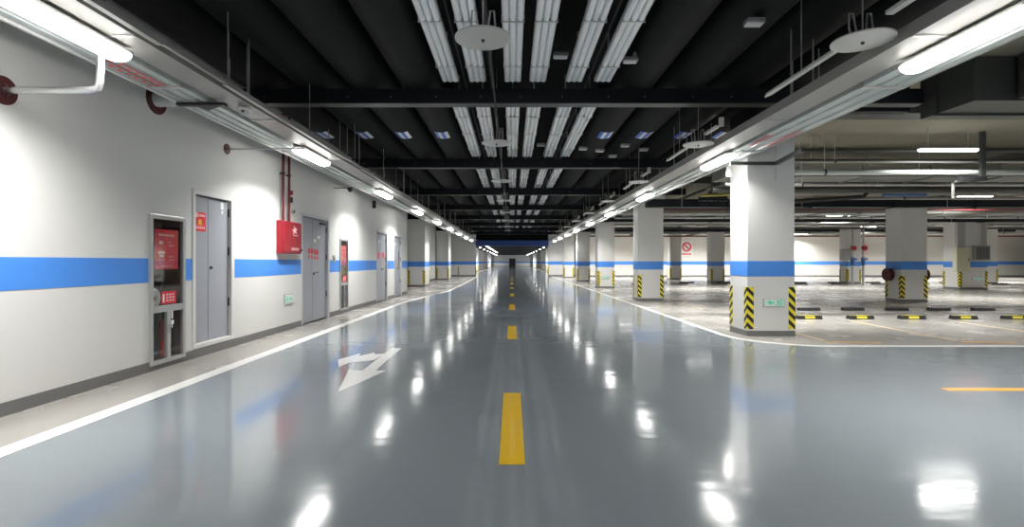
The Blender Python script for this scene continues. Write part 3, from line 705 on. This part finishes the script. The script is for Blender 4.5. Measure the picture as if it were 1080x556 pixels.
# parking lamps, hung crosswise, 3.5 m up
park = make_lamp(PARK_W, 'batten_lamp', 1.2, 0.14, 'x', 150)
MB().tube([(-0.4,0,0.03),(-0.4,0,0.46)],0.007,6).build('hanger', 'galv', park); MB().tube([(0.4,0,0.03),(0.4,0,0.46)],0.007,6).build('hanger', 'galv', park)
PL = [(1000,158,'brightest batten lamp hanging at the upper right'), (1028,207,'batten lamp right of centre under the yellow pipes, above the black duct'), (884,227,'batten lamp left of the wide-looking parking column, below the duct'),
      (738,225,'batten lamp seen between second and nearest columns'), (914,239,'batten lamp left of the wide-looking column, smaller and right of another'), (905,248,'small batten lamp over the valve pipes'),
      (921,251.6,'small batten lamp just right of the valve pipes'), (929,255,'tiny batten lamp touching the wide-looking column'), (870,254.5,'tiny batten lamp left of the valve pipes'), (844,247,'small batten lamp beside the nearest column at its right'),
      (990,240,'batten lamp right of the wide-looking column, highest of three'), (989,252,'lowest batten lamp right of the wide-looking column'), (1061,252.7,'small batten lamp at the far right edge above the band'),
      (1028,228,'batten lamp just below the black duct above the broad column'), (724.7,250.7,'small batten lamp left between second and nearest columns'), (753,245.5,'small batten lamp left of the nearest column by the duct'),
      (744,257,'tiny batten lamp near the ring sign'), (703,256.5,'tiny batten lamp right of the second column'), (661,245,'small batten lamp between third and second columns'), (624,255,'tiny batten lamp between fourth and third columns')]
first = True
for px, py, lab in PL:
    D = 2.25*FPX/(276.3-py); X = (px-540)*D/FPX
    if D > 42: continue
    o = park if first else dup(park); first = False
    o.location = (X, D, 3.5); tag(o, 'white ' + lab, 'batten lamp', 'parking lamps')
for X, D, lab in ((5.45, 11.74, 'hidden behind the nearest column'), (9.6, 19.5, 'second one hidden behind the nearest column'), (6.4, 4.6, 'closest to the nearest column, out of the picture'), (6.4, 0.5, 'beside the viewpoint at right'), (11.0, -1.0, 'behind the viewpoint'), (11.0, -8.0, 'well behind the viewpoint'), (19.0, -4.0, 'behind and far right of the viewpoint'), (12.5, 4.5, 'near the orange floor line out of view'), (18.5, 11, 'right beyond the picture edge'), (17.5, 4.5, 'far right near the lane'), (27, 17, 'far right over the bays')):  # unseen lamps added as fill light for the columns and floor
    o = dup(park); o.location = (X, D, 3.5); tag(o, 'added white batten lamp ' + lab, 'batten lamp', 'parking lamps')
    if X < 7 and D < 8:
        for ch in [c for c in COL.objects if c.parent == o and c.type == 'LIGHT']: ch.data = ch.data.copy(); ch.data.energy = 90
for i, X in enumerate((7, 13, 19, 26, 31, 37)):  # extra row added to brighten the parking back wall
    o = dup(park); o.location = (X, 38.2, 3.5); tag(o, 'tiny added batten lamp in the row nearest the parking back wall, %s from the left' % words[i], 'batten lamp', 'added back wall lamps')
for i, (X, Y) in enumerate(((30, 31), (36, 31), (33, 24), (39, 25), (27, 14), (34, 16), (23, 5), (31, 7))):  # more lamps added to light the dark right end of the hall
    o = dup(park); o.location = (X, Y, 3.5); tag(o, 'added batten lamp in the far right corner of the parking hall, %s of eight' % words[i], 'batten lamp', 'added far right lamps')
for ch in [c for c in COL.objects if c.parent == park and c.type == 'LIGHT']: ch.data = ch.data.copy(); ch.data.energy = 90
# continuous line lamp and small lamps added to brighten the corridor beyond the portal
for i, (y0, y1) in enumerate(((52, 75), (76, 100))):
    r = empty('line_lamp', (-2.85, y0, 3.03)); tag(r, ['nearer', 'farther'][i]+' half of the long line lamp beyond the blue lintel', 'line lamp')
    box1('lamp_housing', 'galv', (-0.08,0.08,0,y1-y0,0,0.06), r); box1('lamp_diffuser', 'tube', (-0.07,0.07,0.02,y1-y0-0.02,-0.03,0), r)
for i, y in enumerate((48, 56, 65, 74, 84, 95, 106, 116, 126, 136)):
    for X in (-4.0, 4.0):
        o = dup(lane); o.location = (X, y, 3.065)
        for ch in [c for c in COL.objects if c.parent == o and c.type == 'LIGHT']: ch.data = ch.data.copy(); ch.data.energy = 150; tag(o, 'distant added tube lamp beyond the lintel, %s on the %s' % (words[i], 'left' if X < 0 else 'right'), 'tube lamp', 'lamps added beyond the portal')

# ------------------------------------------------------------------ fluted white ceiling strips between the beams
def make_strip(L):
    r = empty('fluted_strip')
    mb = MB()
    n = 3; w = 0.23; rr = w/n/2
    for k in range(n):
        cx = -w/2+rr+2*rr*k
        poly = [(cx+rr*0.94*math.cos(PI+PI*i/8), rr*0.94*math.sin(PI+PI*i/8)) for i in range(9)]
        poly = poly + [(cx+rr*0.94,0.02),(cx-rr*0.94,0.02)]
        mb.prism(poly, 0.12, L-0.12, 'y')
    mb.build('flutes', 'flute', r, smooth=True)
    MB().box(-w/2,w/2,0.05,L-0.05,0.0,0.05).build('strip_back', 'flute_gap', r)
    j = 1.0
    while j < L-0.5: MB().box(-w/2-0.006,w/2+0.006,j,j+0.02,-0.042,0.03).build('joint_band', 'galv', r); j += 1.25
    MB().prism([(-w/2,0.0),(w/2,0.0),(w/2,0.12),(0,0.125),(-w/2,0.12)],-0.02,0.03,'z').build('end_cap', 'duct', r)
    mb = MB()
    for y in (0.5, L/2, L-0.5): mb.tube([(0,y,0.05),(0,y,0.5)],0.01,6)
    mb.build('hanger', 'galv', r)
    return r
SX = [-0.86,-0.48,0.01,0.36,0.87,1.27]
bays = [(0.6, 7.28)] + [(b+0.38, b+5.1-0.22) for b in BEAMS if b > 7][:6]
for bi, (y0, y1) in enumerate(bays):
    base = None
    for si, x in enumerate(SX):
        if base is None: base = make_strip(y1-y0); o = base
        else: o = dup(base)
        o.location = (x, y0, 3.79)
        tag(o, 'white fluted ceiling strip, %s of six from the left in the %s bay' % (words[si], ORD[bi]), 'ceiling strip', 'fluted strips in the %s bay' % ORD[bi])

# ------------------------------------------------------------------ hanging discs
def make_disc():
    r = empty('ceiling_disc')
    MB().tube([(0,0,-0.012),(0,0,-0.006),(0,0,0.006),(0,0,0.012)],[0.215,0.232,0.232,0.20],40).build('disc_plate', 'disc', r, smooth=True)
    pts = [(0,0.10,0.0)]
    for s in (-1, 1):
        MB().tube([(s*0.04,0.0,0.012),(s*0.045,0.02,0.12),(s*0.06,0.03,0.24),(s*0.09,0.03,0.24),(s*0.10,0.02,0.12),(s*0.09,0,0.012)],0.008,8).build('hanging_loop', 'galv', r, smooth=True)
    MB().tube([(0,0,0.012),(0,0,1.15)],0.006,6).build('hanger_rod', 'galv', r)
    MB().tube([(0,0,-0.03),(0,0,-0.012)],0.014,10).build('centre_nut', 'gap', r)
    return r
disc = make_disc(); first = True
for row, X, z in (('middle', -0.24, 3.10), ('right', 2.90, 3.08)):
    for i in range(8):
        o = disc if first else dup(disc); first = False
        o.location = (X, 4.25+3.75*i, z)
        tag(o, 'round pale disc hanging flat under the black ceiling, %s of the %s row' % (ORD[i], row), 'ceiling disc', 'discs of the %s row' % row)
for i in range(8):
    y = 4.25+3.75*i; r = empty('ceiling_batten', (2.90, y, 3.13)); tag(r, 'slim pale batten above the %s disc of the right row' % ORD[i], 'batten')
    MB().prism([(-0.025,0.30),(0.025,0.30),(0.03,1.55),(0,1.65),(-0.03,1.55)],0.0,0.03,'z').build('batten', 'disc', r, bevel=0.004)
    MB().box(-0.03,0.03,-0.75,-0.30,0.02,0.05).box(-0.03,0.03,-0.9,-0.86,0,0.12).build('batten_piece', 'disc', r)
    MB().tube([(0,0.9,0.03),(0,0.9,1.1)],0.006,6).build('hanger', 'galv', r)
# central conduits
for x, z, rad, l in ((-0.24, 3.52, 0.014, 'thin conduit running over the middle row of discs'), (-0.67, 3.84, 0.012, 'thin conduit between the first and second fluted strips'), (1.08, 3.84, 0.012, 'thin conduit between the fifth and sixth fluted strips'), (-0.28, 3.86, 0.03, 'dark pipe between second and third fluted strips')):
    tag(MB().tube([(x,0.5,z),(x,43.5,z)],rad,8).build('conduit', 'beam'), l, 'conduit')
for i, (x, y, z) in enumerate(((0.62,6.55,3.86),(1.52,6.6,3.82),(1.65,6.6,3.9),(2.5,5.3,3.70),(1.95,11.4,3.70),(2.4,10.9,3.70),(2.35,12.0,3.7),(1.55,11.2,3.7),(2.9,11.3,3.7),(0.65,11.5,3.85))):
    r = empty('junction_box', (x, y, z)); tag(r, 'small pale ceiling box %s' % ['over the lane near the first beam','right of the sixth strip near the first beam','upper of the pair right of the sixth strip','alone among black ribs at right','in the second bay, leftmost of its cluster','in the second bay, middle of its cluster','in the second bay, farthest of its cluster','in the second bay beside the sixth strip','in the second bay near the tray','between fourth and fifth strips in the second bay'][i], 'junction box')
    box1('box_body', 'galv', (-0.09,0.09,-0.06,0.06,0,0.05), r, 0.006); box1('box_lid', 'disc', (-0.08,0.08,-0.05,0.05,-0.008,0), r); MB().tube([(0,0,0.05),(0,0,4.31-z)],0.006,6).build('hanger','duct',r)
# dome camera, dark cross bracket on the left tray
r = empty('dome_camera', (-3.05, 5.85, 2.99)); tag(r, 'small pale dome camera under the left cable tray', 'camera')
MB().tube([(0,0,0.01),(0,0,-0.02)],0.065,20).build('camera_base', 'white', r); MB().tube([(0,0,-0.02),(0,0,-0.05),(0,0,-0.07),(0,0,-0.078)],[0.052,0.048,0.03,0.008],20).build('camera_dome', 'disc', r, smooth=True); MB().tube([(0.01,-0.045,-0.035),(0.012,-0.052,-0.037)],0.016,10).build('lens', 'gap', r)
r = empty('tray_bracket', (-3.44, 5.6, 2.98)); tag(r, 'black cross bracket under the left busway beyond the nearest lamp', 'bracket')
MB().box(-0.20,0.32,-0.035,0.035,-0.03,0.0).build('cross_bar', 'rubber', r); MB().prism([(-0.05,0),(0.30,0.0),(0.0,0.22)],-0.02,0.0,'z').build('gusset', 'rubber', r)
r = empty('dome_camera', (-3.75, 11.9, 2.93)); tag(r, 'tiny black dome camera beneath the left busway by the wall', 'camera')
MB().tube([(0,0,0.04),(0,0,0)],0.06,16).tube([(0,0,0.03),(-0.37,0,0.03)],0.012,8).build('camera_mount', 'gap', r); MB().tube([(0,0,0),(0,0,-0.04),(0,0,-0.065)],[0.055,0.045,0.01],16).build('camera_dome', 'rubber', r, smooth=True)
# strut from the nearest column to the right tray
r = empty('support_strut', (0,0,0)); tag(r, 'grey angled strut between the nearest column and the right busway', 'strut')
MB().box(3.62,4.40,8.50,8.55,2.86,2.91).build('cross_arm', 'duct', r); MB().prism([(4.36,8.50),(4.42,8.54),(4.28,7.5),(4.22,7.5)],2.86,2.92,'z').build('diagonal_arm', 'duct', r)
MB().tube([(4.38,8.53,2.6),(4.38,8.53,3.5)],0.008,6).build('hanger_rod', 'galv', r)

# ------------------------------------------------------------------ ducts and pipes over the parking area
def duct(name, dims, m, label, fl_every=1.2, axis='x', cat='duct'):
    r = empty(name, (dims[0], dims[2], dims[4])); tag(r, label, cat)
    x0,x1,y0,y1,z0,z1 = dims; X, Y, Z = x1-x0, y1-y0, z1-z0
    MB().box(0,X,0,Y,0,Z).build('duct_body', m, r, bevel=0.006)
    if z1 < 3.7 and axis == 'x':
        for t in (0.08, 0.36, 0.70, 0.97):
            MB().tube([(X*t,-0.01,0),(X*t,-0.01,3.96-z0)], 0.008, 6).build('hanger_rod', 'galv', r)
    n = int((X if axis == 'x' else Y)/fl_every); k = 0
    for i in range(1, min(n, 24)+1):
        t = i*fl_every
        (MB().box(t-0.02,t+0.02,-0.03,Y+0.03,-0.03,Z+0.02) if axis == 'x' else MB().box(-0.03,X+0.03,t-0.02,t+0.02,-0.03,Z+0.02)).build('duct_flange', m, r)
    return r
duct('air_duct', (6.05,7.4,6.72,7.62,3.36,3.93), 'duct', 'short dark grey duct stub behind the right tray', 0.6, 'y')
duct('air_duct', (6.55,16,5.55,6.65,3.36,3.93), 'duct', 'large dark grey duct crossing at the upper right corner', 1.3, 'x')
duct('air_duct', (9.5,10.5,0.5,5.4,3.30,3.93), 'duct', 'dark grey duct running toward the viewer at the far right', 1.2, 'y')
duct('cable_duct', (3.97,16.5,15.05,15.35,2.86,3.09), 'beam', 'long black cable duct passing above the wide-looking parking column', 2.4, 'x', 'cable duct')
duct('cable_duct', (4.0,26,22.7,22.95,3.02,3.22), 'beam', 'black cable duct before the broad column and third lane column', 2.4, 'x', 'cable duct')
duct('cable_duct', (4.0,30,30.6,30.9,3.05,3.25), 'beam', 'black cable duct before the fourth lane column', 2.4, 'x', 'cable duct')
duct('air_duct', (5.2,36,18.7,19.7,3.02,3.28), 'duct_l', 'broad galvanised duct behind the long black cable duct', 1.5, 'x')
duct('air_duct', (5.2,40,26.4,27.2,3.12,3.32), 'duct_l', 'galvanised duct crossing over the distant bays', 1.5, 'x')
duct('air_duct', (9.6,10.2,20,42,3.40,3.68), 'duct', 'dark duct running away between second column and the back wall', 1.5, 'y')
duct('air_duct', (24.0,24.8,14,42,3.36,3.68), 'duct_l', 'galvanised duct running away above the broad column', 1.5, 'y')
duct('air_duct', (5.0,17.5,12.0,12.85,3.24,3.50), 'duct_l', 'flat grey duct behind the thick pale pipe', 1.6, 'x')
duct('air_duct', (5.6,18.5,14.4,14.85,3.16,3.36), 'tray', 'beige flat duct just above the long black cable duct', 2.2, 'x')
pipes = [
 ((4.95,11.1,3.44),(17,11.1,3.44),0.035,'duct','slim dark pipe between the two highest pipes'),
 ((4.95,11.5,3.22),(17,11.5,3.22),0.05,'duct','dark pipe behind the thick pale pipe'),
 ((5.0,16.3,3.2),(20,16.3,3.2),0.05,'tray','beige pipe just beyond the black cable duct'),
 ((5.0,17.2,3.05),(20,17.2,3.05),0.04,'duct','slim dark pipe beyond the black cable duct'),
 ((4.95,10.95,3.62),(18,10.95,3.62),0.05,'duct','highest dark pipe crossing behind the nearest column'),
 ((5.15,10.75,3.34),(18,10.75,3.34),0.022,'galv','thin bright pipe bent down beside the nearest column'),
 ((4.9,10.75,3.12),(18,10.75,3.12),0.055,'busway','thick pale pipe crossing right of the nearest column'),
 ((4.9,11.8,3.02),(19,11.8,3.02),0.03,'galv','thin grey pipe below the thick pale pipe'),
 ((4.9,12.6,3.02),(19,12.6,3.02),0.07,'duct','dark fat pipe below the pale pipes'),
 ((4.9,13.4,2.98),(9.0,13.2,3.12),0.04,'yellow_pipe','short yellow pipe above the parking bays at left'),
 ((8.9,14.0,2.98),(19.5,14.0,2.98),0.04,'tray','beige pipe just above the long black duct'),
 ((9.3,12.9,2.93),(10.4,12.9,2.93),0.03,'blue_pipe','short blue pipe above the parking bays'),
 ((4.3,18.1,3.10),(30,18.1,3.10),0.05,'red_pipe','long dark red pipe beyond the black duct'),
 ((4.3,20.6,3.2),(32,20.6,3.2),0.05,'galv','grey pipe beyond the dark red pipe'),
 ((4.3,21.6,3.1),(32,21.6,3.1),0.04,'busway','pale pipe before the broad column'),
 ((5,25.2,3.2),(36,25.2,3.2),0.07,'tray','beige pipe over the far bays'),
 ((5,28.3,3.1),(36,28.3,3.1),0.05,'duct','dark pipe over the far bays'),
 ((5,33.5,3.15),(40,33.5,3.15),0.08,'duct_l','grey fat pipe before the back wall'),
 ((5,36.0,3.05),(40,36.0,3.05),0.05,'red_pipe','dark red pipe before the back wall'),
 ((6.3,12.95,3.60),(6.3,42,3.60),0.05,'duct','dark pipe running away right of the lane columns'),
 ((7.4,15.2,3.37),(7.4,42,3.37),0.03,'galv','thin grey pipe running away over the bays'),
 ((14.2,15.2,3.40),(14.2,42,3.40),0.06,'duct','dark pipe running away past the wide-looking column'),
 ((16.5,15.2,3.38),(16.5,42,3.38),0.04,'galv','grey pipe running away right of the wide-looking column'),
 ((26.5,12,3.42),(26.5,42,3.42),0.08,'duct_l','grey fat pipe running away at far right')]
for a, b, rad, m, l in pipes:
    r = empty('ceiling_pipe', (0,0,0)); tag(r, l, 'pipe')
    a, b = Vector(a), Vector(b)
    pts = [a, b]
    if 'bent down' in l: pts = [a+Vector((-0.06,0,0.5)), a+Vector((-0.06,0,0.08)), a+Vector((-0.03,0,0.02)), a+Vector((0.03,0,0)), b]
    MB().tube(pts, rad, 14).build('pipe', m, r, smooth=True)
    L = (b-a).length; n = max(1, int(L/3.0)); d = (b-a).normalized()
    for i in range(min(n, 9)):
        p = a+(b-a)*((i+0.5)/n)
        if 9.4 < p.x < 10.4 or 23.8 < p.x < 25: continue
        h = MB().tube([p+Vector((0,0,rad)), Vector((p.x,p.y,3.96))], 0.008, 6).build('hanger', 'galv', r); MB().tube([p-d*0.02, p+d*0.02], rad*1.25, 14).build('clamp', 'duct', h)
# dark diagonal cable run and bracket beside the brightest batten lamp
r = empty('cable_run', (0,0,0)); tag(r, 'dark slanting cable run left of the wide-looking column', 'cable'); MB().tube([(6.2,13.1,2.72),(8.9,13.0,2.90),(9.05,13.0,3.1)],0.05,8).build('cable','rubber',r); MB().tube([(6.3,13.1,2.74),(6.3,13.1,3.96)],0.008,6).build('hanger','galv',r); MB().tube([(9.03,13.0,3.1),(9.03,13.0,3.96)],0.008,6).build('hanger','galv',r); MB().box(8.9,9.15,12.95,13.05,3.0,3.2).build('clamp','rubber',r)
r = empty('pipe_bracket', (9.75,10.62,2.95)); tag(r, 'dark upright pipe bracket right of the brightest batten lamp', 'bracket'); MB().box(-0.05,0.05,0,0.06,0.03,1.05).build('upright','duct',r); MB().box(-0.5,0.05,-0.02,0.08,-0.02,0.06).build('foot','rubber',r); MB().tube([(-0.38,0.3,0.0),(-0.38,0.3,-0.35)],0.03,10).tube([(-0.38,0.3,0.0),(-0.38,0.05,0.0)],0.03,10).build('drop_pipe','duct_l',r)
# jet fan seen from the front between second and nearest columns
r = empty('jet_fan', (5.55,14.2,3.05)); tag(r, 'dark fan-shaped hanging unit between the second and nearest columns', 'fan')
MB().tube([(0,0,0.2),(0,0,0.9)],0.05,10).build('drop_pipe','duct',r)
MB().prism([(-0.40,-0.12),(-0.36,0.02),(-0.12,0.08),(0,0.25),(0.12,0.08),(0.36,0.02),(0.40,-0.12)],-0.08,0.08,'y').build('unit_body','beam',r,bevel=0.01)
for i in range(5): MB().tube([(-0.3+0.15*i,0,-0.12),(-0.3+0.15*i,0,-0.2)],0.03,8).build('nozzle','beam',r)
# black frame plate behind the right tray
struct(box1('ceiling_beam', 'beam', (4.9, 6.0, 7.75, 7.9, 3.52, 3.95)))
